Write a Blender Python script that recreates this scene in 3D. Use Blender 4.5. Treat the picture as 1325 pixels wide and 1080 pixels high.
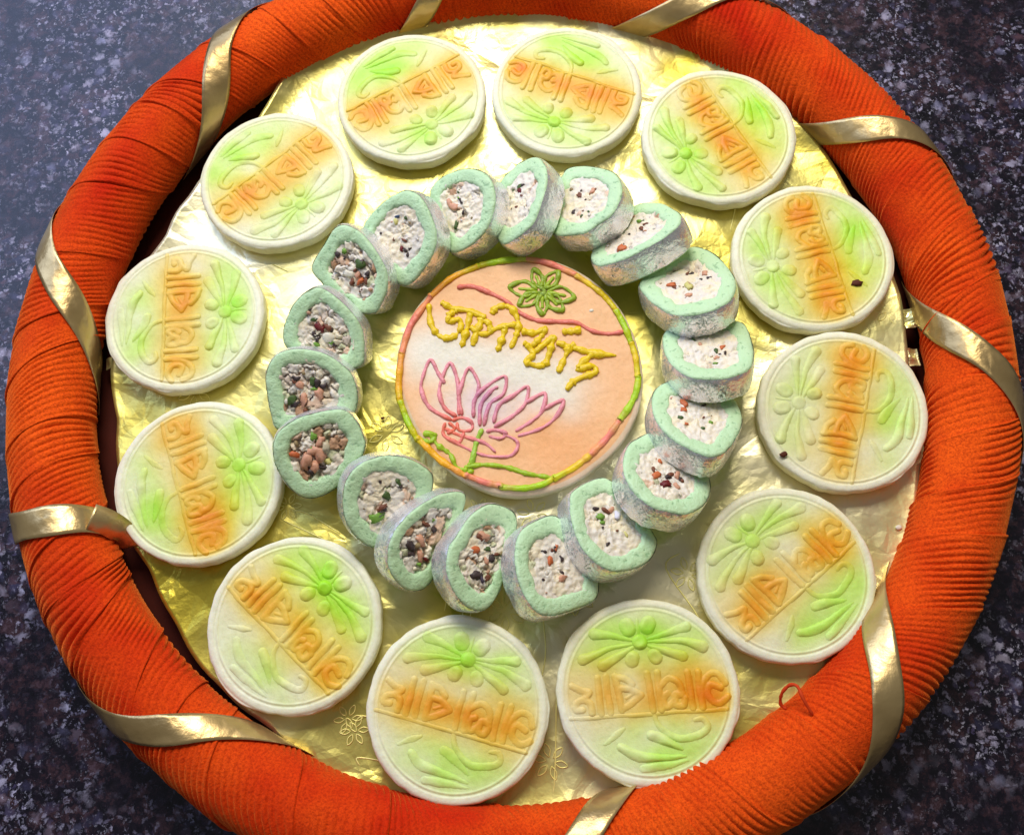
import bpy, math, random
import numpy as np
from mathutils import Matrix, Vector, noise as mnoise

# ------------------------------------------------------------ scene, camera, light
scene = bpy.context.scene
for o in list(bpy.data.objects):
    bpy.data.objects.remove(o)
COL = scene.collection
S = 0.01                                   # the script thinks in centimetres
PXW, PXH, FOC = 1325., 1080., 1222.1
CAM = np.array([-0.128, -12.429, 33.381])
PITCH, ROLL = 0.296, -0.107
cp, sp = math.cos(PITCH), math.sin(PITCH)
cr, sr = math.cos(ROLL), math.sin(ROLL)
R2 = np.array([[1, 0, 0], [0, cp, sp], [0, -sp, cp]])
R3 = np.array([[cr, sr, 0], [-sr, cr, 0], [0, 0, 1]])
RC = (R3 @ R2).T                           # camera to world

cam_data = bpy.data.cameras.new("camera")
cam = bpy.data.objects.new("camera", cam_data)
COL.objects.link(cam)
M = Matrix([[*RC[0], CAM[0] * S], [*RC[1], CAM[1] * S], [*RC[2], CAM[2] * S], [0, 0, 0, 1]])
cam.matrix_world = M
cam_data.sensor_width = 36
cam_data.lens = 36 * FOC / PXW
cam_data.clip_start = 0.01
cam_data.clip_end = 50
scene.camera = cam

world = bpy.data.worlds.new("World")
scene.world = world
world.use_nodes = True
bg = world.node_tree.nodes["Background"]
bg.inputs[0].default_value = (0.95, 0.93, 0.92, 1)
bg.inputs[1].default_value = 0.15

def area(name, loc, target, size, size_y, power, color):
    d = bpy.data.lights.new(name, 'AREA')
    d.shape = 'RECTANGLE'; d.size = size * S; d.size_y = size_y * S
    d.energy = power; d.color = color
    o = bpy.data.objects.new(name, d); COL.objects.link(o)
    o.location = Vector(loc) * S
    o.rotation_euler = (Vector(target) - Vector(loc)).to_track_quat('-Z', 'Y').to_euler()
    return o
area("window_light", (-50, 58, 50), (0, 2, 0), 76, 70, 5.4, (0.46, 0.60, 1.0))
area("warm_fill_light", (2, 60, 82), (0, 0, 0), 44, 36, 9.6, (1.0, 0.93, 0.82))  # area light added as a warm fill, no known lamp there
scene.view_settings.view_transform = 'Standard'
scene.view_settings.look = 'None'
scene.view_settings.exposure = 0.0
scene.view_settings.gamma = 1.0

# ------------------------------------------------------------ helpers
def at(px, py, z=0.0):
    """point of the plane z (cm) that shows at a pixel of the photograph"""
    d = RC @ np.array([(px - PXW / 2) / FOC, -(py - PXH / 2) / FOC, -1.0])
    k = (z - CAM[2]) / d[2]
    return CAM + d * k

def fbm(x, y, z=0.0, octv=3):
    return mnoise.fractal(Vector((x, y, z)), 0.9, 2.1, octv)

def lin(r, g, b):
    f = lambda c: (c / 255 / 12.92) if c / 255 <= 0.04045 else ((c / 255 + 0.055) / 1.055) ** 2.4
    return (f(r), f(g), f(b))

def mesh(name, V, F, mat, parent=None, smooth=True, col=None, loc=None):
    V = np.asarray(V, float)
    if loc is not None:
        V = V - np.asarray(loc, float)
    me = bpy.data.meshes.new(name)
    me.from_pydata((V * S).tolist(), [], F)
    if smooth:
        me.polygons.foreach_set("use_smooth", [True] * len(me.polygons))
    if col is not None:
        a = me.color_attributes.new("dye", 'FLOAT_COLOR', 'POINT')
        c = np.ones((len(V), 4), np.float32); c[:, :3] = np.asarray(col)
        a.data.foreach_set("color", c.ravel())
    me.materials.append(mat)
    o = bpy.data.objects.new(name, me)
    COL.objects.link(o)
    if parent is not None:
        o.parent = parent
    elif loc is not None:
        o.location = Vector(loc) * S
    return o

def empty(name, loc, mat3=None):
    o = bpy.data.objects.new(name, None)
    COL.objects.link(o)
    o.empty_display_size = 0.01
    m = Matrix.Identity(4)
    if mat3 is not None:
        for i in range(3):
            for j in range(3):
                m[i][j] = mat3[i][j]
    m.translation = Vector(loc) * S
    o.matrix_world = m
    return o

def tag(o, label=None, cat=None, group=None, kind=None):
    if label: o["label"] = label
    if cat: o["category"] = cat
    if group: o["group"] = group
    if kind: o["kind"] = kind
    return o

def spline(P, n=8, closed=False):
    P = [np.asarray(p, float) for p in P]
    out = []
    m = len(P)
    segs = m if closed else m - 1
    for i in range(segs):
        if closed:
            a, b, c, d = P[(i - 1) % m], P[i], P[(i + 1) % m], P[(i + 2) % m]
        else:
            a, b, c, d = P[max(i - 1, 0)], P[i], P[i + 1], P[min(i + 2, m - 1)]
        for k in range(n):
            t = k / n
            out.append(0.5 * ((2 * b) + (c - a) * t + (2 * a - 5 * b + 4 * c - d) * t * t + (3 * b - a - 3 * c + d) * t ** 3))
    if not closed:
        out.append(P[-1])
    return np.array(out)

def tube(P, rad, nseg=8, flat=1.0, wob=0.0, seed=0):
    """closed-ended tube in cm along P lying on a surface whose normal is +z"""
    P = np.asarray(P, float); n = len(P)
    T = np.gradient(P, axis=0)
    T /= np.linalg.norm(T, axis=1)[:, None] + 1e-9
    up = np.array([0, 0, 1.0])
    Sd = np.cross(T, up); Sd /= np.linalg.norm(Sd, axis=1)[:, None] + 1e-9
    N = np.cross(Sd, T)
    rad = np.full(n, rad) if np.isscalar(rad) else np.asarray(rad)
    V = []; F = []
    for i in range(n):
        r = rad[i] * (1 + wob * fbm(i * 0.37 + seed * 9.1, seed * 3.7, 0, 2))
        e = min(i, n - 1 - i)
        if e == 0: r *= 0.35
        elif e == 1: r *= 0.85
        for k in range(nseg):
            a = 2 * math.pi * k / nseg
            V.append(P[i] + Sd[i] * math.cos(a) * r + N[i] * math.sin(a) * r * flat)
    for i in range(n - 1):
        for k in range(nseg):
            a = i * nseg + k; b = i * nseg + (k + 1) % nseg
            F.append((a, b, b + nseg, a + nseg))
    F.append(tuple(range(nseg))[::-1]); F.append(tuple(range((n - 1) * nseg, n * nseg)))
    return V, F

class MB:
    def __init__(s): s.V = []; s.F = []; s.C = []
    def add(s, V, F, c=None):
        b = len(s.V); s.V.extend([tuple(v) for v in V]); s.F.extend([tuple(i + b for i in f) for f in F])
        if c is not None:
            c = np.asarray(c, float)
            s.C.extend([tuple(c)] * len(V) if c.ndim == 1 else [tuple(x) for x in c])
    def build(s, name, mat, parent=None, loc=None, smooth=True):
        return mesh(name, s.V, s.F, mat, parent, smooth, np.array(s.C) if s.C else None, loc)

# ------------------------------------------------------------ materials
class NT:
    def __init__(s, name):
        s.m = bpy.data.materials.new(name); s.m.use_nodes = True
        s.t = s.m.node_tree; s.b = s.t.nodes["Principled BSDF"]
        s.out = s.t.nodes["Material Output"]
    def n(s, typ, **kw):
        x = s.t.nodes.new(typ)
        for k, v in kw.items():
            if k in ("ins",):
                for a, b in v.items():
                    x.inputs[a].default_value = b
            else: setattr(x, k, v)
        return x
    def l(s, a, b): s.t.links.new(a, b)
    def coord(s): return s.n('ShaderNodeTexCoord').outputs['Object']
    def noise(s, scale, detail=3, rough=0.5, dist=0.0, vec=None):
        x = s.n('ShaderNodeTexNoise'); x.inputs['Scale'].default_value = scale
        x.inputs['Detail'].default_value = detail; x.inputs['Roughness'].default_value = rough
        x.inputs['Distortion'].default_value = dist
        s.l(vec or s.coord(), x.inputs['Vector']); return x
    def vor(s, scale, feature='F1', vec=None, rnd=1.0):
        x = s.n('ShaderNodeTexVoronoi', feature=feature); x.inputs['Scale'].default_value = scale
        x.inputs['Randomness'].default_value = rnd
        s.l(vec or s.coord(), x.inputs['Vector']); return x
    def ramp(s, src, stops, interp='LINEAR'):
        x = s.n('ShaderNodeValToRGB'); x.color_ramp.interpolation = interp
        el = x.color_ramp.elements
        while len(el) < len(stops): el.new(0.5)
        for e, (p, c) in zip(el, stops):
            e.position = p; e.color = (c, c, c, 1) if np.isscalar(c) else (*c, 1)
        s.l(src, x.inputs[0]); return x.outputs[0]
    def mix(s, f, a, b, mode='MIX'):
        x = s.n('ShaderNodeMix', data_type='RGBA', blend_type=mode)
        for sock, v in ((x.inputs[0], f), (x.inputs[6], a), (x.inputs[7], b)):
            if hasattr(v, 'links'): s.l(v, sock)
            elif np.isscalar(v): sock.default_value = v
            else: sock.default_value = (*v, 1)
        return x.outputs[2]
    def math(s, op, a, b=0.0):
        x = s.n('ShaderNodeMath', operation=op)
        for sock, v in ((x.inputs[0], a), (x.inputs[1], b)):
            if hasattr(v, 'links'): s.l(v, sock)
            else: sock.default_value = v
        return x.outputs[0]
    def bump(s, h, strength, dist, prev=None):
        x = s.n('ShaderNodeBump'); x.inputs['Strength'].default_value = strength
        x.inputs['Distance'].default_value = dist
        s.l(h, x.inputs['Height'])
        if prev: s.l(prev, x.inputs['Normal'])
        return x.outputs[0]
    def set(s, **kw):
        names = dict(color='Base Color', metal='Metallic', rough='Roughness', normal='Normal', sss='Subsurface Weight',
                     sssr='Subsurface Radius', ssss='Subsurface Scale', sheen='Sheen Weight', sheent='Sheen Tint',
                     sheenr='Sheen Roughness', spec='Specular IOR Level', coat='Coat Weight', coatr='Coat Roughness', aniso='Anisotropic')
        for k, v in kw.items():
            k = s.b.inputs[names[k]]
            if hasattr(v, 'links'): s.l(v, k)
            elif isinstance(v, tuple) and len(v) == 3 and k.type == 'RGBA': k.default_value = (*v, 1)
            else: k.default_value = v

def m_granite():
    t = NT("granite"); co = t.coord()
    wn = t.noise(220, 4, 0.7, vec=co)
    warp = t.n('ShaderNodeVectorMath', operation='MULTIPLY_ADD')
    t.l(wn.outputs['Color'], warp.inputs[0]); warp.inputs[1].default_value = (0.0075,) * 3; t.l(co, warp.inputs[2])
    w = warp.outputs[0]
    base = t.noise(170, 6, 0.75, vec=w)
    c0 = t.ramp(base.outputs[0], [(0.36, (0.002, 0.002, 0.005)), (0.50, (0.007, 0.005, 0.012)), (0.60, (0.038, 0.018, 0.024)), (0.72, (0.085, 0.055, 0.075))])
    big = t.noise(26, 3, 0.6, vec=co)
    bigm = t.ramp(big.outputs[0], [(0.38, 0.05), (0.60, 1.0)])
    def specks(scale, lo, cols, soft, amt, prev):
        v = t.vor(scale, vec=w); sp_ = t.n('ShaderNodeSeparateColor'); t.l(v.outputs['Color'], sp_.inputs[0])
        k = t.ramp(sp_.outputs[0], [(lo, 0.0), (lo + .05, 1.0)])
        k = t.math('MULTIPLY', k, t.ramp(v.outputs['Distance'], [(soft * .35, 1.0), (soft, 0.0)]))
        k = t.math('MULTIPLY', k, bigm); k = t.math('MULTIPLY', k, amt)
        return t.mix(k, prev, t.ramp(sp_.outputs[1], cols))
    pal = [(0.0, (0.012, 0.012, 0.03)), (0.4, (0.065, 0.06, 0.13)), (0.7, (0.10, 0.05, 0.065)), (1.0, (0.46, 0.45, 0.62))]
    c = specks(230, .56, pal, .66, .95, c0)
    c = specks(520, .68, [(0.0, (0.05, 0.04, 0.10)), (1.0, (0.50, 0.48, 0.66))], .6, .9, c)
    c = specks(900, .76, [(0.0, (0.01, 0.01, 0.02)), (1.0, (0.55, 0.55, 0.70))], .6, .7, c)
    c = specks(150, .86, [(0.0, (0.10, 0.10, 0.22)), (1.0, (0.40, 0.40, 0.60))], .42, .6, c)
    t.set(color=c, rough=t.ramp(t.noise(500, 2).outputs[0], [(0.3, 0.20), (0.7, 0.32)]), spec=0.42)
    t.set(normal=t.bump(t.noise(260, 3, vec=w).outputs[0], 0.18, 0.0005))
    return t.m

def m_velvet():
    t = NT("orange_velvet"); co = t.coord()
    a = t.noise(16, 3, 0.6, vec=co)
    f = t.noise(1250, 3, 0.75, vec=co)
    c = t.mix(t.ramp(a.outputs[0], [(0.35, 0.0), (0.65, 1.0)]), (0.64, 0.021, 0.0015), (1.0, 0.12, 0.007))
    c = t.mix(t.ramp(f.outputs[0], [(0.34, 0.6), (0.60, 0.0)]), c, (0.30, 0.008, 0.001))
    t.set(color=c, rough=0.9, spec=0.12, sheen=1.0, sheent=(1.0, 0.30, 0.05), sheenr=0.34)
    b = t.bump(f.outputs[0], 0.6, 0.0007)
    t.set(normal=t.bump(t.noise(420, 2, vec=co).outputs[0], 0.35, 0.0008, b))
    return t.m

def m_ribbon():
    t = NT("gold_satin"); co = t.coord()
    n = t.noise(60, 3, 0.5, vec=co)
    w = t.noise(1400, 1, vec=co)
    n3 = t.noise(26, 3, 0.6, vec=co)
    t.set(aniso=0.5, color=t.mix(t.ramp(n3.outputs[0], [(0.3, 0.0), (0.7, 1.0)]), (0.34, 0.22, 0.08), (0.80, 0.60, 0.28)), metal=0.8, rough=0.36)
    b = t.bump(n.outputs[0], 0.6, 0.003)
    t.set(normal=t.bump(w.outputs[0], 0.25, 0.0002, b))
    return t.m

def m_foil():
    t = NT("gold_foil"); co = t.coord()
    a = t.noise(11, 3, 0.6, 0.3, vec=co)
    c = t.mix(t.ramp(a.outputs[0], [(0.36, 0.0), (0.62, 1.0)]), (0.56, 0.46, 0.05), (0.90, 0.85, 0.34))
    st = t.noise(7, 4, 0.65, vec=co)
    c = t.mix(t.ramp(st.outputs[0], [(0.50, 0.0), (0.62, 0.65)]), c, (0.88, 0.83, 0.68))  # pale patches put the foil's white sheen into its colour
    t.set(color=c, metal=0.78, rough=t.ramp(t.noise(24, 3, vec=co).outputs[0], [(0.3, 0.26), (0.7, 0.48)]))
    wv = t.noise(14, 2, 0.5, vec=co)
    wn = t.noise(20, 2, 0.5, vec=co)
    warp = t.n('ShaderNodeVectorMath', operation='MULTIPLY_ADD')
    t.l(wn.outputs['Color'], warp.inputs[0]); warp.inputs[1].default_value = (0.04,) * 3; t.l(co, warp.inputs[2])
    v1 = t.vor(26, 'DISTANCE_TO_EDGE', vec=warp.outputs[0]); v2 = t.vor(70, 'F1', vec=warp.outputs[0])
    b = t.bump(wv.outputs[0], 0.75, 0.010)
    b = t.bump(t.ramp(v1.outputs['Distance'], [(0.0, 0.0), (0.30, 1.0)]), 0.35, 0.0022, b)
    b = t.bump(v2.outputs['Distance'], 0.38, 0.0020, b)
    v3 = t.vor(170, 'DISTANCE_TO_EDGE', vec=warp.outputs[0])
    b = t.bump(t.ramp(v3.outputs['Distance'], [(0.0, 0.0), (0.25, 1.0)]), 0.12, 0.0006, b)
    b = t.bump(t.noise(260, 3, 0.6, vec=co).outputs[0], 0.2, 0.0007, b)
    t.set(normal=b)
    return t.m

def m_sweet():
    """sugary milk sweet, tinted by the sprayed dye stored on its vertices"""
    t = NT("milk_sweet"); co = t.coord()
    at_ = t.n('ShaderNodeVertexColor', layer_name="dye")
    n = t.noise(600, 3, 0.7, vec=co)
    n2 = t.noise(90, 3, 0.6, vec=co)
    c = t.mix(t.ramp(n.outputs[0], [(0.35, 0.16), (0.6, 0.0)]), at_.outputs[0], (0.55, 0.50, 0.30), 'MULTIPLY')
    c = t.mix(t.ramp(n2.outputs[0], [(0.4, 0.12), (0.6, 0.0)]), c, (0.75, 0.75, 0.55), 'MULTIPLY')
    t.set(color=c, rough=0.5, spec=0.42, sss=0.22, sssr=(1.0, 0.8, 0.5), ssss=0.0022)
    b = t.bump(n.outputs[0], 0.28, 0.0006)
    t.set(normal=t.bump(n2.outputs[0], 0.3, 0.0011, b))
    return t.m

def m_icing():
    t = NT("piped_icing"); co = t.coord()
    at_ = t.n('ShaderNodeVertexColor', layer_name="dye")
    n = t.noise(420, 3, 0.7, vec=co)
    c = t.mix(t.ramp(n.outputs[0], [(0.35, 0.28), (0.65, 0.0)]), at_.outputs[0], (0.62, 0.5, 0.35), 'MULTIPLY')
    t.set(color=c, rough=0.42, sss=0.15, sssr=(1, .7, .4), ssss=0.001, normal=t.bump(n.outputs[0], 0.7, 0.0008))
    return t.m

def m_shell():
    t = NT("green_shell"); co = t.coord()
    n = t.noise(260, 4, 0.7, vec=co); n2 = t.noise(60, 3, 0.6, vec=co)
    c = t.mix(n2.outputs[0], (0.50, 0.76, 0.43), (0.62, 0.83, 0.53))
    v = t.noise(520, 2, 0.6, vec=co)
    c = t.mix(t.ramp(v.outputs[0], [(0.30, 0.7), (0.40, 0.0)]), c, (0.22, 0.42, 0.20))
    t.set(color=c, rough=0.55, sss=0.2, sssr=(1, 1, .9), ssss=0.0015)
    t.set(normal=t.bump(n.outputs[0], 0.75, 0.0012))
    return t.m

def m_silver():
    t = NT("silver_leaf"); co = t.coord()
    cr_ = t.noise(210, 4, 0.7, 1.6, vec=co)
    d = t.math('ABSOLUTE', t.math('SUBTRACT', cr_.outputs[0], 0.5))
    crack = t.ramp(d, [(0.0, 1.0), (0.035, 0.0)])
    pt = t.noise(70, 3, 0.6, vec=co)
    hole = t.ramp(pt.outputs[0], [(0.70, 0.0), (0.74, 1.0)])
    m = t.math('MAXIMUM', t.math('MULTIPLY', crack, t.ramp(pt.outputs[0], [(0.44, 0.0), (0.52, 1.0)])), hole)
    t.set(color=t.mix(m, (0.92, 0.93, 0.96), (0.12, 0.22, 0.14)))
    t.set(metal=t.math('SUBTRACT', 0.72, t.math('MULTIPLY', m, 0.72)), rough=t.ramp(m, [(0, 0.25), (1, 0.6)]))
    b = t.bump(t.noise(280, 4, 0.6, 0.4, vec=co).outputs[0], 0.55, 0.0014)
    t.set(normal=t.bump(t.noise(700, 3, 0.7, vec=co).outputs[0], 0.25, 0.0004, b))
    return t.m

def m_filling():
    t = NT("nut_filling"); co = t.coord()
    at_ = t.n('ShaderNodeVertexColor', layer_name="dye")
    n = t.noise(350, 4, 0.7, vec=co)
    c = t.mix(t.ramp(n.outputs[0], [(0.3, 0.15), (0.6, 0.0)]), at_.outputs[0], (0.5, 0.4, 0.35), 'MULTIPLY')
    t.set(color=c, rough=0.55, sss=0.3, sssr=(1, .8, .6), ssss=0.001, normal=t.bump(n.outputs[0], 0.6, 0.0006))
    return t.m

def m_plain(name, col, rough=0.8, spec=0.3):
    t = NT(name); n = t.noise(200, 3)
    t.set(color=t.mix(n.outputs[0], tuple(c * .8 for c in col), tuple(c * 1.15 for c in col)), rough=rough, spec=spec)
    return t.m

def m_print():
    t = NT("foil_print_gloss")
    t.set(color=(1.0, 0.93, 0.35), metal=0.1, rough=0.3)
    return t.m
PRINT = m_print()
GRANITE, VELVET, RIBBON, FOIL = m_granite(), m_velvet(), m_ribbon(), m_foil()
SWEET, ICING, SHELL, SILVER, FILLING = m_sweet(), m_icing(), m_shell(), m_silver(), m_filling()
INNER = m_plain("dark_red_lining", (0.075, 0.010, 0.004))
THREAD = m_plain("orange_thread", (0.62, 0.05, 0.004))
CRUMB = m_plain("sweet_crumb", (0.80, 0.76, 0.62))
DARKCRUMB = m_plain("dark_crumb", (0.10, 0.025, 0.012))

# ------------------------------------------------------------ table
RR, TR, ZC = 17.0, 1.54, 0.40
RX = -0.13                                   # the rim sits a little left of the sweets            # ring radius, tube radius, tube centre height
ZT = ZC - TR - 0.02
g = 90
tab = mesh("granite_table", [(-g, -g, 0), (g, -g, 0), (g, g, 0), (-g, g, 0), (-g, -g, -3), (g, -g, -3), (g, g, -3), (-g, g, -3)],
           [(0, 1, 2, 3), (7, 6, 5, 4), (0, 4, 5, 1), (1, 5, 6, 2), (2, 6, 7, 3), (3, 7, 4, 0)], GRANITE, None, False)
tab.location = (0, 0, ZT * S)
tag(tab, "polished dark purple and grey speckled granite table top under the tray", kind="structure")

# ------------------------------------------------------------ tray
tray = empty("gift_tray", (0, 0, ZT))
tag(tray, "round tray with a pleated orange velvet rim, gold ribbons and gold foil lining", "tray")
TL = (0, 0, ZT)

# tray bottom under the foil, dark red cloth
V = []; F = []
prof = [(0.0, ZT + .08), (15.0, ZT + .08), (16.4, ZT + .3), (16.4, ZT + .02), (0.0, ZT + .01)]
n = 96
for r, z in prof:
    for k in range(n):
        a = 2 * math.pi * k / n; V.append((max(r, .01) * math.cos(a), max(r, .01) * math.sin(a), z))
for i in range(len(prof) - 1):
    for k in range(n):
        a = i * n + k; b = i * n + (k + 1) % n
        F.append((a, b, b + n, a + n)[::-1])
mesh("tray_bottom", V, F, INNER, tray, loc=TL)

# velvet strip: one part for each turn round the rim
rnd = random.Random(5)
NT_ = 46
edges = [0.0]
for i in range(NT_):
    edges.append(edges[-1] + rnd.uniform(0.65, 1.35))
edges = np.array(edges) * 2 * math.pi / edges[-1]
SLANT = 0.30 / 17 * 1.483                    # azimuth shift per radian of phi, before wobble

def ring_point(th, ph, rad):
    r = RR + rad * math.cos(ph)
    return (RX + r * math.cos(th), r * math.sin(th), ZC + rad * math.sin(ph))

def ripple(th, ph):
    return 0.055 * mnoise.noise(Vector((math.cos(th) * 3.3, math.sin(th) * 3.3, 1.7 + 0.3 * ph)))

for i in range(NT_):
    t0, t1 = edges[i], edges[i + 1]
    slant = 0.060 * rnd.uniform(0.75, 1.25)
    slant = 0.038 + 0.014 * math.sin(i * 2.1)
    nsl = 0.038 + 0.014 * math.sin(((i + 1) % NT_) * 2.1)
    NA, NP = 84, 60
    ncr = max(6, int(round((t1 - t0) * RR / 0.235)))
    phase = rnd.uniform(0, 6)
    V = []; F = []
    for a in range(NA + 1):
        u = a / NA
        for p in range(NP):
            ph = 2 * math.pi * p / NP
            tau = (ph + math.pi / 2) % (2 * math.pi) - math.pi      # 0 on top, seam underneath
            sh0 = -slant * tau + 0.012 * math.sin(tau * 1.3 + i) ; sh1 = -nsl * tau + 0.012 * math.sin(tau * 1.3 + i + 1)
            if abs(tau) > 2.4:
                k = (math.pi - abs(tau)) / (math.pi - 2.4); sh0 *= k; sh1 *= k
            th = (t0 + sh0) * (1 - u) + (t1 + 0.010 + sh1) * u
            # pleats: uneven, sharper valleys, fading here and there
            wv = 3.0 * mnoise.noise(Vector((th * 11, ph * .8, i * 3.3)))
            pl = math.sin(.5 * (u * ncr * 2 * math.pi + phase + wv * 1.6 + 0.6 * math.sin(ph * 2 + i)))
            amp = 0.115 * (0.45 + 1.1 * abs(mnoise.noise(Vector((th * 5, ph * 0.9, 7.7 + i)))) * 1.8)
            pl = abs(pl) ** 0.6; fade = max(0., min(1., .55 + 1.5 * mnoise.noise(Vector((th * 6.3, ph * 1.1, 20. + i))))); pl = pl * fade + .75 * (1 - fade)
            rad = TR - 0.05 + ripple(th, ph) + amp * (pl - .5)
            # the free edge of each turn lies on top of the next one
            rad += 0.05 * (u ** 3) - (0.05 * (1 - u / 0.05) if u < 0.05 else 0)
            if u > 0.955: rad += 0.02 * math.sin((u - 0.955) / 0.045 * math.pi)
            x, y, z = ring_point(th, ph, rad)
            V.append((x, y, z))
    # fold the free edge back under itself
    base = len(V)
    for p in range(NP):
        ph = 2 * math.pi * p / NP
        v = np.array(V[NA * NP + p]); c = np.array(ring_point(math.atan2(v[1], v[0] - RX), 0, 0))
        V.append(tuple(c + (v - c) * 0.945))
    for a in range(NA + 1):
        for p in range(NP):
            q = a * NP + p; r = a * NP + (p + 1) % NP
            F.append((q, q + NP, r + NP, r))
    mesh("velvet_wrap", V, F, VELVET, tray, loc=TL)

# gold ribbon crossings: (outer pixel, inner pixel, width)
RIB = [((352, 12), (283, 192), .92), ((88, 272), (122, 470), .92), ((22, 684), (170, 672), .98), ((120, 893), (362, 958), .86),
       ((640, 1120), (820, 1040), .95), ((1085, 1022), (1152, 775), .92), ((1318, 592), (1186, 404), .90), ((1245, 226), (1052, 176), .86),
       ((1035, 14), (820, 46), .90), ((650, -24), (540, 38), .86)]
for i, (po, pi_, w) in enumerate(RIB):
    w *= 1.08
    A = at(*po, ZC); B = at(*pi_, ZC)
    ta, tb = math.atan2(A[1], A[0] - RX), math.atan2(B[1], B[0] - RX)
    if tb - ta > math.pi: tb -= 2 * math.pi
    if tb - ta < -math.pi: tb += 2 * math.pi
    n = 44; C = []
    for k in range(n + 1):
        s = -0.25 + 1.5 * k / n
        ph = math.pi * s
        e = s + 0.02 * math.sin(2 * math.pi * s)
        C.append((ta + (tb - ta) * e, ph))
    V = []; F = []; m = 9
    C = np.array(C)
    for k in range(n + 1):
        th, ph = C[k]
        d = C[min(k + 1, n)] - C[max(k - 1, 0)]
        dx, dy = d[0] * RR, d[1] * TR
        L = math.hypot(dx, dy); nx, ny = -dy / L, dx / L
        for j in range(m):
            q = (j / (m - 1) - .5) * w * (1 + .05 * math.sin(k * .5 + i))
            rad = TR + 0.095 + 0.012 * math.cos(j / (m - 1) * 2 * math.pi * .5 - .7) * .5 + 0.016 * mnoise.noise(Vector((k * .22, j * .3, i * 5.)))
            V.append(ring_point(th + nx * q / (RR + TR * math.cos(ph)), ph + ny * q / TR, rad))
    top = len(V)
    for k in range(n + 1):
        for j in range(m):
            v = np.array(V[k * m + j]); th = math.atan2(v[1], v[0] - RX); c = np.array(ring_point(th, 0, 0))
            V.append(tuple(c + (v - c) * (1 - 0.008)))
    for k in range(n):
        for j in range(m - 1):
            a = k * m + j
            F.append((a, a + 1, a + m + 1, a + m)); F.append((top + a, top + a + m, top + a + m + 1, top + a + 1))
        F.append((k * m, k * m + m, top + k * m + m, top + k * m)); e = k * m + m - 1
        F.append((e, top + e, top + e + m, e + m))
    mesh("gold_ribbon", V, F, RIBBON, tray, loc=TL)

# loose tail of ribbon end on the left, lying between rim and the sweet beside it
P = [at(118, 668, ZC + 1.2), at(140, 676, ZC + .8), at(160, 690, ZC + .25), at(170, 708, .1)]
P = spline(P, 5)
V = []; F = []
for k, p in enumerate(P):
    d = P[min(k + 1, len(P) - 1)] - P[max(k - 1, 0)]; sd = np.cross(d, (0, 0, 1)); sd /= np.linalg.norm(sd)
    for s_ in (-.45, .45): 
        V.append(p + sd * s_)
for k in range(len(P) - 1):
    F.append((2 * k, 2 * k + 1, 2 * k + 3, 2 * k + 2))
tl = mesh("ribbon_end", V, F, RIBBON, tray, loc=TL)
sm = tl.modifiers.new("thick", 'SOLIDIFY'); sm.thickness = 0.0002

# foil lining: outline traced where its edge shows, tucked under the rim elsewhere
EDGE = [(1031, 155), (1095, 235), (1140, 318), (1166, 380), (1178, 480), (1194, 600), (350, 945), (265, 872), (222, 800), (192, 738), (160, 690), (152, 620),
        (148, 540), (142, 480), (150, 420), (175, 350), (215, 305), (255, 240), (330, 168)]
ea = []; er = []
for p in EDGE:
    q = at(*p, 0.12); ea.append(math.atan2(q[1], q[0])); er.append(math.hypot(q[0], q[1]))
for a_ in (-20, -40, -60, -75, -90, -105, -118):
    ea.append(math.radians(a_)); er.append(15.85)
for a_ in (62, 75, 90, 105, 118):
    ea.append(math.radians(a_)); er.append(16.0)
o_ = np.argsort(ea); ea = np.array(ea)[o_]; er = np.array(er)[o_]
ea = np.concatenate([ea - 2 * math.pi, ea, ea + 2 * math.pi]); er = np.tile(er, 3)

def foil_z(x, y):
    r = math.hypot(x, y); a = math.atan2(y, x)
    z = 0.05 * fbm(x * .22, y * .22, 3.1, 3)
    # soft creases
    for (ang, f, ph_, amp) in ((0.5, .55, 1.0, .03), (2.1, .42, 4.0, .035), (1.2, .33, 2.2, .03)):
        d = x * math.cos(ang) + y * math.sin(ang) + 1.2 * fbm(x * .12, y * .12, ph_, 2)
        s_ = abs(math.sin(d * f + ph_)); z += amp * (1 - min(1, s_ * 4))
    return z - .09

def foil_edge_z(x, y):
    r = math.hypot(x, y); a = math.atan2(y, x); R = np.interp(a, ea, er)
    up = max(0, (r - (R - 1.3)) / 1.3)
    k = 0.15 + 0.85 * max(0, math.sin(a)) ** 2
    return up * up * (0.55 * k + .12 * mnoise.noise(Vector((math.cos(a) * 6, math.sin(a) * 6, .5))))
NR, NA = 110, 300
V = []; F = []
for i in range(NR + 1):
    for k in range(NA):
        a = 2 * math.pi * k / NA; aa = (a + math.pi) % (2 * math.pi) - math.pi
        R = np.interp(aa, ea, er) + .10 * mnoise.noise(Vector((math.cos(a) * 9, math.sin(a) * 9, 2.)))
        r = max(R * i / NR, .01); x, y = r * math.cos(a), r * math.sin(a)
        V.append((x, y, foil_z(x, y) + foil_edge_z(x, y)))
for i in range(NR):
    for k in range(NA):
        a = i * NA + k; b = i * NA + (k + 1) % NA
        F.append((a, a + NA, b + NA, b))
base = len(V)          # turned-down rim of the sheet
for k in range(NA):
    v = V[NR * NA + k]; V.append((v[0] * .997, v[1] * .997, v[2] - .25))
for k in range(NA):
    a = NR * NA + k; b = NR * NA + (k + 1) % NA
    F.append((a, base + k, base + (k + 1) % NA, b))
mesh("foil_lining", V, F, FOIL, tray, loc=TL)

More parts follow.
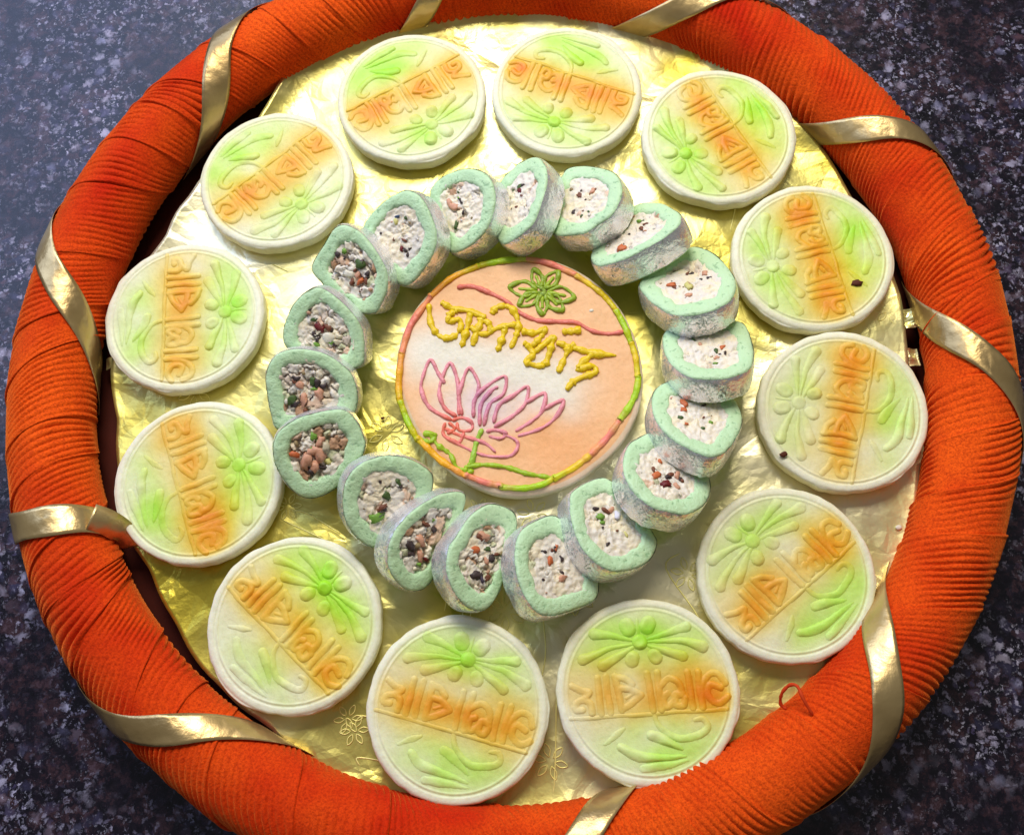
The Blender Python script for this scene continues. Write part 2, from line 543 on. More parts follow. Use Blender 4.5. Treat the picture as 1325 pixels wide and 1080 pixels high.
# embossed line pattern of the foil: little star flowers and key corners
mb = MB()
def onfoil(p): return (p[0], p[1], foil_z(p[0], p[1]) + .02)
def motif(px, py, sc, rot):
    c = at(px, py, 0)
    for k in range(6):
        a = rot + k * math.pi / 3
        L = [(c[0] + sc * (.12 * math.cos(a)), c[1] + sc * (.12 * math.sin(a))), (c[0] + sc * .32 * math.cos(a + .28), c[1] + sc * .32 * math.sin(a + .28)),
             (c[0] + sc * .5 * math.cos(a), c[1] + sc * .5 * math.sin(a)), (c[0] + sc * .32 * math.cos(a - .28), c[1] + sc * .32 * math.sin(a - .28)), (c[0] + sc * .12 * math.cos(a), c[1] + sc * .12 * math.sin(a))]
        mb.add(*tube([onfoil(p) for p in spline(L, 3)], .018, 4))
for k, (px, py) in enumerate([(458, 945), (890, 742), (655, 790), (450, 930), (712, 985), (500, 560), (372, 655), (900, 240), (252, 505), (560, 90), (690, 665), (1160, 560), (925, 560), (1150, 400), (745, 770), (620, 470 + 190)]):
    motif(px, py, 1.0 + .2 * (k % 3), k * .7)
for L in ([(575, 790), (582, 765), (600, 765), (597, 805)], [(612, 768), (606, 812), (598, 836)], [(488, 928), (462, 925)], [(465, 990), (462, 980), (492, 984), (500, 990)],
          [(720, 905), (714, 1036), (682, 1028)], [(700, 780), (706, 840), (700, 880)], [(880, 715), (862, 735), (905, 800), (910, 840)], [(378, 660), (398, 664), (440, 690)],
          [(365, 672), (425, 700)], [(150, 500), (160, 548)], [(960, 230), (945, 300)], [(350, 340), (372, 350)], [(905, 850), (938, 870), (950, 905)]):
    mb.add(*tube([onfoil(at(*p, 0)) for p in spline(L, 5)], .022, 4))
ob = mb.build("foil_print", PRINT, tray, TL); tag(ob, kind="stuff")

# crumpled gold scraps tucked behind the foil under the rim
def scrap(px, py, z, sc, seed):
    r_ = random.Random(seed); c = at(px, py, z); V = []; F = []
    N = 9
    for i in range(N):
        for j in range(N):
            x = (i / (N - 1) - .5) * sc; y = (j / (N - 1) - .5) * sc * 1.5
            V.append((c[0] + x, c[1] + y, c[2] + .22 * mnoise.noise(Vector((x * 3 + seed, y * 3, 0)))))
    for i in range(N - 1):
        for j in range(N - 1):
            a = i * N + j; F.append((a, a + N, a + N + 1, a + 1))
    o = mesh("foil_scrap", V, F, FOIL, tray, False, loc=TL)
for k, (px, py, z, sc) in enumerate([(1178, 412, -.1, .5), (1182, 462, -.3, .45), (141, 470, -.3, .3)]):
    scrap(px, py, z, sc, k)

# loose velvet thread curling over the foil
P = [at(1052, 925, 1.6), at(1040, 905, 1.75), at(1032, 888, 1.65), at(1022, 886, 1.45), at(1012, 896, 1.2), at(1010, 910, .9), at(1018, 917, .9)]
mesh("loose_thread", *tube(spline(P, 6), .055, 6, 1, .4, 3), THREAD, tray, loc=TL)

# ------------------------------------------------------------ moulded sandesh discs
CREAM = np.array(lin(243, 241, 217)); GREEN = np.array(lin(128, 222, 30)); ORANGE = np.array(lin(252, 150, 10)); PEACH = np.array(lin(244, 190, 130)); YEL = np.array(lin(232, 216, 50))
R0 = 3.0; HT = 0.70

def seg_dist(X, Y, P, W):
    """height of a rounded ridge along polyline P with half widths W (unit disc coordinates)"""
    best = np.zeros_like(X)
    for (a, b, wa, wb) in zip(P[:-1], P[1:], W[:-1], W[1:]):
        d = b - a; L2 = d @ d + 1e-12
        t = np.clip(((X - a[0]) * d[0] + (Y - a[1]) * d[1]) / L2, 0, 1)
        dist = np.hypot(X - a[0] - t * d[0], Y - a[1] - t * d[1]); w = wa + (wb - wa) * t
        q = np.clip(1 - (dist / w) ** 2, 0, 1)
        best = np.maximum(best, q ** .7 * (w * 0.95))
    return best

JIT = [0.]
def stroke(P, w, n=6):
    Q = spline([np.array(p, float) for p in P], n)
    Q = Q + np.array([[.016 * mnoise.noise(Vector((x * 5, y * 5, JIT[0]))), .016 * mnoise.noise(Vector((x * 5, y * 5, JIT[0] + 9)))] for x, y in Q])
    if np.isscalar(w): W = np.full(len(Q), w)
    else: W = np.interp(np.linspace(0, 1, len(Q)), np.linspace(0, 1, len(w)), w)
    return Q, W

LW = .040
LETTERS = [
    [([(-.86, .12), (-.76, .18), (-.66, .12), (-.68, .0), (-.79, .03)], LW), ([(-.85, -.02), (-.8, -.12), (-.7, -.13), (-.62, -.04), (-.585, .1)], LW), ([(-.575, .22), (-.57, .0), (-.57, -.17)], LW), ([(-.47, .22), (-.465, 0), (-.46, -.17)], LW)],
    [([(-.40, .10), (-.37, .19), (-.29, .17), (-.30, .06), (-.37, .07)], LW), ([(-.29, .12), (-.20, .19), (-.17, .1), (-.22, .05)], LW), ([(-.38, .05), (-.35, -.06), (-.25, -.11), (-.15, -.03)], LW), ([(-.135, .22), (-.13, 0), (-.125, -.18)], LW), ([(-.035, .22), (-.03, 0), (-.02, -.18)], LW)],
    [([(.07, .04), (.19, .13), (.31, .19)], LW), ([(.07, .04), (.18, -.02), (.31, -.04)], LW), ([(.16, -.08), (.24, -.15), (.33, -.17)], LW), ([(.31, .2), (.32, 0), (.34, -.18)], LW), ([(.15, .02), (.24, .07)], .022), ([(.43, .22), (.435, 0), (.44, -.18)], LW), ([(.53, .22), (.535, 0), (.54, -.17)], LW)],
    [([(.63, .2), (.63, .1), (.70, .05), (.79, .08), (.80, .15), (.73, .15)], LW), ([(.72, .05), (.64, -.02), (.74, -.05), (.83, -.1)], LW)],
]
HEADLINE = [([(-.84, .245), (0, .25), (.86, .245)], .026)]
VOWEL = [([(-.035, .24), (-.09, .40), (-.27, .52), (-.48, .50), (-.60, .42), (-.56, .33), (-.47, .34)], [.026, .034, .042, .045, .040, .034, .025])]
REPH = [([(.30, .38), (.38, .44), (.52, .53)], [.02, .04, .02])]
LEAVES = [[([(.02, .46), (-.10, .51), (-.30, .63)], [.055, .060, .015])], [([(.35, .57), (.16, .67), (-.33, .71)], [.045, .060, .015])], [([(.14, .80), (-.05, .79), (-.36, .755)], [.045, .050, .012])]]
FC = (.02, -.52)
PETALS = [([(.16, -.72), (.14, -.68)], .088), ([(-.09, -.72), (-.07, -.68)], .088), ([(.13, -.33), (.12, -.36)], .080), ([(-.13, -.34), (-.12, -.37)], .078)]
STAMENS_ = [([(.07, -.54), (.30, -.61), (.53, -.65)], [.014, .030, .050]), ([(.07, -.51), (.40, -.47), (.68, -.37)], [.014, .026, .048]), ([(.07, -.49), (.27, -.39), (.46, -.30)], [.014, .036, .050]),
           ([(-.03, -.54), (-.28, -.60), (-.50, -.65)], [.014, .030, .045]), ([(-.03, -.52), (-.38, -.51), (-.66, -.43)], [.014, .028, .052]), ([(-.03, -.49), (-.24, -.41), (-.44, -.33)], [.014, .036, .045]),
           ([(.02, -.6), (.035, -.68), (.035, -.78)], [.012, .018, .012])]

STAMENS = [(P, [w[0], w[1] * 1.25, w[2] * 1.35]) for P, w in STAMENS_]
def dye_fn(bl, seed):
    def f(X, Y, boost):
        c = np.tile(CREAM, (len(X), 1))
        nz = np.array([mnoise.noise(Vector((x * 3.1, y * 3.1, seed * 7.3))) for x, y in zip(X, Y)])
        for (cx, cy, rx, ry, kind, s) in bl:
            g_ = np.exp(-(((X - cx) / rx) ** 2 + ((Y - cy) / ry) ** 2) ** .9) * s * (1 + .9 * nz)
            g_ = np.clip(g_ * boost, 0, .92)[:, None]
            tgt = dict(g=GREEN, o=ORANGE, p=PEACH, y=YEL)[kind]
            c = c * (tgt / tgt.max()) ** (g_ * .72)
        return c
    return f

def body_z(X, Y, seed):
    r = np.hypot(X, Y)
    z = HT / R0 + 0 * r
    z = z - .004 * (1 / (1 + np.exp(-(.915 - r) * 70)))                 # sunken field inside the raised border
    z -= .006 * np.exp(-((r - .905) / .013) ** 2)                       # groove of the mould
    z += .006 * np.exp(-((r - .880) / .012) ** 2)
    edge = np.clip((r - .93) / .07, 0, 1); z -= .006 * edge + .024 * edge ** 4
    nz = np.array([fbm(x * 2.2, y * 2.2, seed, 3) for x, y in zip(X, Y)])
    return z + .010 * nz

def relief(name, strokes, root, dye, seed, hscale=1.0, boost=1.2, sp=.0115):
    Q = [stroke(*s_) for s_ in strokes]
    allp = np.concatenate([q for q, w in Q]); mw = max(w.max() for q, w in Q)
    x0, y0 = allp.min(0) - mw - .02; x1, y1 = allp.max(0) + mw + .02
    nx, ny = int((x1 - x0) / sp) + 2, int((y1 - y0) / sp) + 2
    X, Y = np.meshgrid(x0 + sp * np.arange(nx), y0 + sp * np.arange(ny)); sh = X.shape
    H = np.zeros(sh); hscale = hscale * (.62 + .5 * abs(mnoise.cell(Vector((seed * 3.3, x0 * 41.7, y0 * 23.1)))))
    for q, w in Q: H = np.maximum(H, seg_dist(X, Y, q, w))
    K = H > 0
    cell = K[:-1, :-1] | K[1:, :-1] | K[:-1, 1:] | K[1:, 1:]
    use = np.zeros(sh, bool)
    use[:-1, :-1] |= cell; use[1:, :-1] |= cell; use[:-1, 1:] |= cell; use[1:, 1:] |= cell
    idx = -np.ones(sh, int); idx[use] = np.arange(use.sum())
    xs, ys, hs = X[use], Y[use], H[use]
    pr_ = np.array([mnoise.noise(Vector((x * 6, y * 6, seed + 3))) for x, y in zip(xs, ys)])
    z = body_z(xs, ys, seed) + np.where(hs > 0, np.minimum(hs, .065) * .44 * hscale * (1 + .9 * pr_), -.006)
    V = np.stack([xs, ys, z], 1) * R0
    F = []
    jj, ii = np.nonzero(cell)
    for j, i in zip(jj, ii):
        F.append((int(idx[j, i]), int(idx[j, i + 1]), int(idx[j + 1, i + 1]), int(idx[j + 1, i])))
    return mesh(name, V, F, SWEET, root, True, dye(xs, ys, boost))

# px centre, world centre, text direction in the picture (degrees clockwise), dye, tilt, label
def dyes(gl, gf, oa, ob_, oc, extra=()):
    return [(-.15, .60, .60, .26, 'g', gl), (0, -.55, .72, .30, 'g', gf), (0, -.02, .9, .34, 'p', .28), (-.62, .06, .34, .26, 'o', oa), (-.02, .05, .40, .24, 'o', ob_), (.55, .05, .38, .26, 'o', oc)] + list(extra)
DISCS = [
 ((533, 132), (-8.405, 8.387), None, None, None, None) ] and [
 (533, 132, -2.793, 11.49, -27, dyes(.75, .38, .85, .38, .85), "disc with chubby green leaves on top, first left of the disc with the chipped edge"),
 (735, 125, 3.479, 11.025, 18, dyes(.62, .42, .62, .70, .85, [(-.7, .1, .1, .08, 'o', .8)]), "pale disc at the top of the tray with a chipped edge and red fleck"),
 (930, 182, 9.186, 8.213, 55, dyes(.62, .55, .66, .55, .62, [(.2, .45, .6, .35, 'y', .30)]), "disc just right of the chipped one, green leaves facing the upper right rim"),
 (1050, 337, 11.811, 2.591, 72, dyes(.66, .38, .80, .78, .70, [(.3, .35, .4, .4, 'y', .5)]), "disc with a brown speck on its green leaves and a deep orange word"),
 (1090, 534, 11.709, -3.508, 100, dyes(.42, .28, .66, .34, .48, [(0, .0, .9, .5, 'p', .25)]), "faintly dyed pale disc touching the right rim, dark seed near its left edge"),
 (1016, 744, 8.627, -9.051, 138, dyes(.60, .36, .75, .25, .40, [(.4, .0, .6, .4, 'p', .35)]), "disc against the lower right ribbon, its orange word climbing above vivid green leaves"),
 (838, 897, 3.368, -12.384, 176, dyes(.50, .62, .62, .22, .26, [(.1, -.12, .9, .3, 'p', .55), (-.6, .05, .3, .2, 'o', .35), (.1, -.3, .7, .2, 'y', .2)]), "bottom disc with a level word, green flower above it and peach tint between"),
 (591, 920, -2.962, -12.287, 196, dyes(.45, .48, .60, .42, .50, [(.2, -.1, .7, .3, 'p', .5)]), "lowest disc touching the red rim, its orange word sloping gently down to the right"),
 (381, 810, -8.304, -8.957, 226, dyes(.22, .60, .62, .30, .30, [(0, -.1, .9, .4, 'y', .38), (.5, 0, .4, .3, 'p', .4)]), "lower left disc with a yellowish tan word running steeply down beside a bright green flower"),
 (259, 627, -11.556, -3.583, 255, dyes(.42, .52, .85, .40, .70, [(-.5, -.2, .4, .4, 'y', .35), (.6, .0, .4, .4, 'p', .3)]), "disc right beside the left ribbon end, yellow orange letters and a lime flower"),
 (240, 415, -12.069, 2.915, 272, dyes(.38, .50, .48, .45, .55), "far left disc whose orange word runs straight up between leaves and flower"),
 (358, 238, -8.405, 8.387, 323, dyes(.60, .30, .72, .42, .80, [(-.3, .3, .5, .2, 'y', .3)]), "upper left disc beside the rim, its word rising steeply above a pale green flower"),
]
for di, (px, py, wx, wy, rot, bl, label) in enumerate(DISCS):
    r_ = random.Random(di + 40)
    c = np.array([wx, wy, 0.02])
    a = math.radians(rot)
    p0, p1 = at(px, py, HT), at(px + 20 * math.cos(a), py + 20 * math.sin(a), HT)
    ex = p1 - p0; ex[2] = 0; ex /= np.linalg.norm(ex)
    ez = np.array([0, 0, 1.]); ey = np.cross(ez, ex)
    m3 = np.stack([ex, ey, ez], 1)
    # small tilt: discs touching the rim ride up on it a little
    rr = math.hypot(wx, wy); out = np.array([wx / rr, wy / rr, 0])
    tilt = {6: .045, 7: .035, 4: .03, 5: .02}.get(di, .012)
    ax = Vector(np.cross(out, ez)); Rt = np.array(Matrix.Rotation(tilt, 3, ax))
    m3 = Rt @ m3
    if di in (6, 7): c[2] += .12
    seed = di * 3.17
    root = empty("sandesh_disc", c, m3)
    tag(root, label, "sweet", "moulded sandesh discs laid in a ring inside the rim")
    dye = dye_fn(bl, seed); JIT[0] = seed + .5
    NRr, NAa = 64, 150
    V = []; F = []
    rad_a = [1 + .022 * mnoise.noise(Vector((math.cos(2 * math.pi * k / NAa) * 2.2, math.sin(2 * math.pi * k / NAa) * 2.2, seed))) + .013 * mnoise.noise(Vector((math.cos(2 * math.pi * k / NAa) * 7, math.sin(2 * math.pi * k / NAa) * 8, seed))) for k in range(NAa)]
    if di == 1:
        for k in range(NAa):
            dd = abs(((2 * math.pi * k / NAa) - 1.78 + math.pi) % (2 * math.pi) - math.pi)
            if dd < .12: rad_a[k] -= .04 * (1 - dd / .12)
    rads = np.concatenate([np.linspace(.004, .78, 34), np.linspace(.79, 1.0, NRr - 34)])
    XX = []; YY = []
    for r in rads:
        for k in range(NAa):
            t_ = 2 * math.pi * k / NAa; s_ = r * (1 + (rad_a[k] - 1) * r ** 4)
            XX.append(s_ * math.cos(t_)); YY.append(s_ * math.sin(t_))
    XX = np.array(XX); YY = np.array(YY)
    Z = body_z(XX, YY, seed)
    V = list(np.stack([XX, YY, Z], 1) * R0)
    Cc = list(dye(XX, YY, np.clip((.96 - np.hypot(XX, YY)) / .10, .12, 1) * .95))
    side = [(1.008, .185), (1.010, .11), (1.0, .04), (.975, .004), (.9, .0)]
    for (rs, z) in side:
        for k in range(NAa):
            t_ = 2 * math.pi * k / NAa; s_ = rad_a[k] * rs
            V.append(np.array([s_ * math.cos(t_), s_ * math.sin(t_), z]) * R0); Cc.append(CREAM * np.array([1, .97, .82]))
    nr = NRr + len(side)
    for i in range(nr - 1):
        for k in range(NAa):
            q = i * NAa + k; w_ = i * NAa + (k + 1) % NAa
            F.append((q, q + NAa, w_ + NAa, w_))
    F.append(tuple(range(NAa)))
    F.append(tuple(range((nr - 1) * NAa, nr * NAa))[::-1])
    mesh("body", V, F, SWEET, root, True, np.array(Cc))
    hs = r_.uniform(.65, 1.1)
    lt = relief("headline", HEADLINE, root, dye, seed, hs * 1.1)
    for L in LETTERS: relief("letter", L, root, dye, seed, hs * 1.0, 1.15)
    relief("vowel_sign", VOWEL, root, dye, seed, hs)
    relief("accent_mark", REPH, root, dye, seed, hs * .8)
    for L in LEAVES: relief("leaf", L, root, dye, seed, hs)
    fc = relief("flower", [([FC, (FC[0] + .01, FC[1])], .085)], root, dye, seed, hs)
    for s_ in PETALS: relief("petal", [s_], fc, dye, seed, hs * .9)
    for s_ in STAMENS: relief("petal_spray", [s_], fc, dye, seed, hs)

def crumb(px, py, z, sz, mat, label, name="crumb", cat="crumb", seed=1):
    c = at(px, py, z)
    V = []; F = []
    import bmesh
    bm = bmesh.new(); bmesh.ops.create_icosphere(bm, subdivisions=2, radius=1)
    for v in bm.verts:
        d = 1 + .5 * mnoise.noise(v.co * 1.7 + Vector((seed * 5.1, 0, 0)))
        V.append((v.co.x * sz * d + c[0], v.co.y * sz * .7 * d + c[1], v.co.z * sz * .4 * d + c[2]))
    F = [tuple(v.index for v in f.verts) for f in bm.faces]; bm.free()
    o = mesh(name, V, F, mat, None, True, None, c)
    return tag(o, label, cat)
crumb(1109, 366, .74, .20, DARKCRUMB, "brown speck lying on the green leaves of the disc at the right", seed=2)
crumb(1014, 588, .74, .14, DARKCRUMB, "small dark seed near the left edge of the pale disc on the right rim", seed=3)

# ------------------------------------------------------------ centre plaque
cc = at(672, 489, .8); CR = 4.40
croot = empty("greeting_plaque", (cc[0], cc[1], 0.01))
tag(croot, "large round peach sweet in the middle, piped with a yellow word and pink lotus", "sweet")
CL = (cc[0], cc[1], 0.01)
def z5(X, Y): return (500 + X / 3.177, 320 + Y / 3.177)
CH = .80
# outline traced from the photograph, in polar form round the plaque centre
OUTL = [(560, 42), (700, 58), (820, 115), (930, 210), (1005, 330), (1045, 450), (1055, 560), (1030, 690), (960, 810), (860, 905), (740, 980), (600, 1020), (460, 1015), (330, 965), (220, 880), (130, 780), (70, 660), (42, 540), (48, 420), (90, 300), (170, 190), (280, 100), (420, 52)]
pa = []; pr = []
for p in OUTL:
    q = at(*z5(*p), CH - .05) - np.array([cc[0], cc[1], 0]); pa.append(math.atan2(q[1], q[0])); pr.append(math.hypot(q[0], q[1]))
o_ = np.argsort(pa); pa = np.array(pa)[o_]; pr = np.array(pr)[o_]
pa = np.concatenate([pa - 2 * math.pi, pa, pa + 2 * math.pi]); pr = np.tile(pr, 3)
PE = np.array(lin(250, 196, 142)); WH = np.array(lin(240, 234, 216)); PE2 = np.array(lin(246, 170, 100))
LA, LB = at(*z5(190, 430), CH)[:2], at(*z5(690, 570), CH)[:2]
P1c, P2c = at(*z5(700, 800), CH)[:2], at(*z5(560, 150), CH)[:2]
LOT = at(*z5(400, 640), CH)[:2]
def plaque_col(x, y):
    p = np.array([x, y]); d = LB - LA; t_ = np.clip(((p - LA) @ d) / (d @ d), 0, 1); ds = np.linalg.norm(p - LA - t_ * d)
    n_ = mnoise.noise(Vector((x * .9, y * .9, 3)))
    w = math.exp(-(ds / (1.25 + .35 * n_)) ** 3)
    w = max(w, .85 * math.exp(-(((x - LOT[0]) / 2.0) ** 2 + ((y - LOT[1]) / 1.1) ** 2) ** 1.6))
    o2 = .65 * math.exp(-(np.linalg.norm(p - P1c) / 1.5) ** 2) + .3 * max(0, n_)
    c = PE * (1 - o2) + PE2 * o2
    c = c * (1 - w) + WH * w
    lp = .30 * math.exp(-(((x - LOT[0]) / 2.1) ** 2 + ((y - LOT[1] + .25) / 1.0) ** 2) ** 2) * (1 + .5 * n_)
    c = c * (1 - lp) + np.array(lin(240, 200, 205)) * lp
    l2 = .45 * math.exp(-(((x - LOT[0]) / .55) ** 2 + ((y - LOT[1]) / .8) ** 2))
    return c * (1 - l2) + np.array(lin(205, 170, 200)) * l2
V = []; F = []; Cc = []; NAa = 200; rads = np.linspace(.004, 1, 80)
for r in rads:
    for k in range(NAa):
        a = 2 * math.pi * k / NAa; aa = (a + math.pi) % (2 * math.pi) - math.pi; R = np.interp(aa, pa, pr) - .05
        x, y = R * r * math.cos(a), R * r * math.sin(a)
        z = CH + .02 * fbm(x * .8, y * .8, 5, 3) - .10 * max(0, (r - .93) / .07) ** 2
        V.append((x, y, z)); Cc.append(plaque_col(x + cc[0], y + cc[1]) if r < .965 else WH * .55 + PE * .45)
for (rs, z) in ((1.012, CH - .16), (1.014, .3), (1.0, .05), (.97, 0)):
    for k in range(NAa):
        a = 2 * math.pi * k / NAa; aa = (a + math.pi) % (2 * math.pi) - math.pi; R = (np.interp(aa, pa, pr) - .05) * rs
        V.append((R * math.cos(a), R * math.sin(a), z)); Cc.append(WH * np.array([1, .95, .8]))
nr = 84
for i in range(nr - 1):
    for k in range(NAa):
        q = i * NAa + k; w_ = i * NAa + (k + 1) % NAa
        F.append((q, q + NAa, w_ + NAa, w_))
F.append(tuple(range(NAa))); F.append(tuple(range((nr - 1) * NAa, nr * NAa))[::-1])
mesh("body", V, F, SWEET, croot, True, np.array(Cc))

def pipe(name, strokes, col, rad=.085, wob=.5, parent=croot, colfn=None, z=CH):
    b = MB()
    for i, L in enumerate(strokes):
        P = spline([at(*z5(*p), z + .03) for p in L], 8)
        P[:, 2] = z + .035 + .02 * np.sin(np.arange(len(P)) * .6 + i)
        V_, F_ = tube(P, rad, 8, .62, wob, i * 1.7 + len(strokes))
        cl = [colfn(v) for v in V_] if colfn else np.array(col)
        b.add(V_, F_, cl)
    return b.build(name, ICING, parent, CL)
YL, GR, PK, OR = lin(242, 208, 8), lin(176, 220, 20), lin(246, 136, 118), lin(252, 182, 8)
GD = lin(150, 178, 34)
BORD = [([(375, 78), (440, 62), (510, 52), (570, 50)], GR), ([(578, 50), (640, 58), (700, 78), (775, 112)], PK), ([(782, 118), (840, 155), (900, 205), (940, 255)], YL), ([(945, 262), (975, 315), (1003, 385)], GR),
        ([(1008, 395), (1025, 455), (1033, 525)], YL), ([(1036, 535), (1025, 600), (995, 660), (962, 705)], GR), ([(955, 715), (905, 785), (840, 850)], PK), ([(832, 858), (770, 905), (690, 950)], YL),
        ([(690, 945), (640, 975), (560, 990), (475, 985)], GR), ([(465, 978), (400, 965), (330, 935)], PK), ([(320, 935), (230, 880), (165, 820), (130, 785)], OR), ([(125, 785), (85, 710), (58, 635)], GR),
        ([(55, 628), (50, 560), (62, 440)], OR), ([(64, 432), (100, 320), (180, 205)], PK), ([(185, 198), (270, 125), (372, 80)], OR)]
BPTS = [at(*z5(*p), CH)[:2] for L, c_ in BORD for p in L]
BCOL = [np.array(c_) for L, c_ in BORD for p in L]
def bordcol(v):
    d = np.array([1 / (.02 + np.hypot(v[0] - q[0], v[1] - q[1])) ** 3 for q in BPTS]); d /= d.sum()
    return sum(w_ * c_ for w_, c_ in zip(d, BCOL)) * (1 + .12 * mnoise.noise(Vector((v[0] * 5, v[1] * 5, 1))))
allb = [p for L, c_ in BORD for p in L]
pipe("border_piping", [allb + [allb[0]]], None, .12, .3, croot, bordcol)
pipe("wavy_line", [[(290, 165), (350, 160), (420, 185), (490, 220), (550, 270), (620, 300), (700, 305), (780, 310), (850, 345), (920, 355), (980, 345)]], lin(236, 128, 112), .085, .4)
fl = pipe("flower", [[(632, 165), (648, 180), (640, 195), (625, 180)]], lin(150, 178, 70), .08)
for tip in ((605, 92), (705, 100), (772, 205), (725, 258), (642, 275), (548, 238), (508, 165)):
    v = np.array(tip, float) - (640, 180); n_ = np.array([-v[1], v[0]]) * .24; c0 = np.array((640, 180.))
    pipe("petal", [[c0 + v * .15, c0 + v * .55 + n_, c0 + v, c0 + v * .55 - n_, c0 + v * .15]], GD, .075, .7, fl)
    pipe("petal_vein", [[c0 + v * .2, c0 + v * .75]], lin(172, 200, 48), .06, .7, fl)
fl.parent = croot
WORD = [
 [[(225, 225), (270, 250), (340, 262), (410, 290)], [(175, 232), (182, 310), (215, 362), (265, 372), (305, 335), (298, 298), (258, 305), (262, 275), (292, 262)], [(345, 268), (330, 340), (308, 412)], [(392, 300), (370, 350), (354, 405)]],
 [[(345, 325), (385, 355), (425, 350), (418, 310), (372, 292)], [(425, 345), (480, 325), (545, 318)], [(490, 322), (478, 370), (455, 430)], [(432, 275), (455, 247), (500, 243), (530, 272), (542, 320), (532, 368), (510, 415)]],
 [[(555, 345), (610, 352), (660, 328)], [(562, 392), (600, 402), (635, 368), (658, 330)], [(575, 398), (605, 440), (572, 468), (610, 485), (652, 488)], [(690, 360), (675, 420), (650, 490)], [(598, 442), (640, 405), (690, 365)]],
 [[(722, 348), (760, 345), (800, 340)]],
 [[(698, 392), (745, 412), (730, 460), (705, 515)], [(745, 412), (780, 400)]],
 [[(765, 412), (850, 435), (945, 445)], [(850, 438), (805, 475), (790, 500), (845, 488), (862, 512), (815, 530), (765, 555), (740, 588)]],
]
for L in WORD: pipe("letter", L, YL, .12, .8)
def lotcol(v):
    q = (v[0] - LOT[0], v[1] - LOT[1])
    pk = np.array(lin(238, 152, 162)); rd = np.array(lin(246, 120, 88)); pu = np.array(lin(196, 130, 168))
    a = math.exp(-((q[0] + 1.2) ** 2 + (q[1] + .8) ** 2) / .9); b_ = math.exp(-(q[0] ** 2 + q[1] ** 2) / .45)
    c = pk * (1 - a) + rd * a
    return c * (1 - .8 * b_) + pu * .8 * b_
LOTUS = [[(270, 710), (180, 660), (145, 590), (148, 540), (180, 462), (212, 515), (240, 560)], [(290, 695), (240, 660), (218, 600), (228, 540), (262, 475), (290, 540), (298, 620), (298, 690)], [(312, 690), (298, 620), (310, 560), (340, 495), (378, 555), (375, 600)],
         [(358, 700), (362, 630), (400, 580), (486, 530), (482, 600), (425, 645), (400, 735)], [(384, 735), (388, 650), (428, 592), (460, 572)], [(440, 722), (462, 650), (520, 610), (580, 572), (572, 640), (520, 692), (442, 738)],
         [(572, 640), (650, 600), (642, 668), (600, 712), (530, 755)], [(642, 668), (726, 628), (702, 690), (640, 742), (540, 775)]]
for L in LOTUS: pipe("lotus_petal", [L], None, .068, .5, croot, lotcol)
for L in ([(270, 712), (310, 700), (350, 720), (348, 750), (300, 752), (290, 718)], [(410, 757), (450, 750), (492, 765), (470, 785), (420, 775)], [(242, 720), (235, 770), (290, 805), (380, 848), (450, 860), (512, 855), (540, 820), (530, 790), (480, 768)],
          [(240, 745), (300, 772), (400, 802), (450, 842)], [(320, 760), (300, 800), (262, 790)], [(255, 720), (280, 745), (250, 765)]):
    pipe("lotus_base", [L], None, .058, .5, croot, lotcol)
pipe("stem", [[(395, 745), (370, 800), (350, 885), (320, 930)]], lin(165, 205, 60), .085, .5)
pipe("leaf_vine", [[(320, 905), (400, 893), (500, 905), (580, 930), (680, 945)], [(345, 885), (330, 925), (360, 915)], [(180, 765), (210, 812), (262, 850), (290, 905), (335, 915)], [(140, 790), (180, 800), (200, 770), (150, 765)]], lin(165, 200, 28), .085, .8)
crumb(*z5(843, 260), CH + .02, .09, CRUMB, "tiny white crumb on the peach plaque right of its green flower", seed=5)

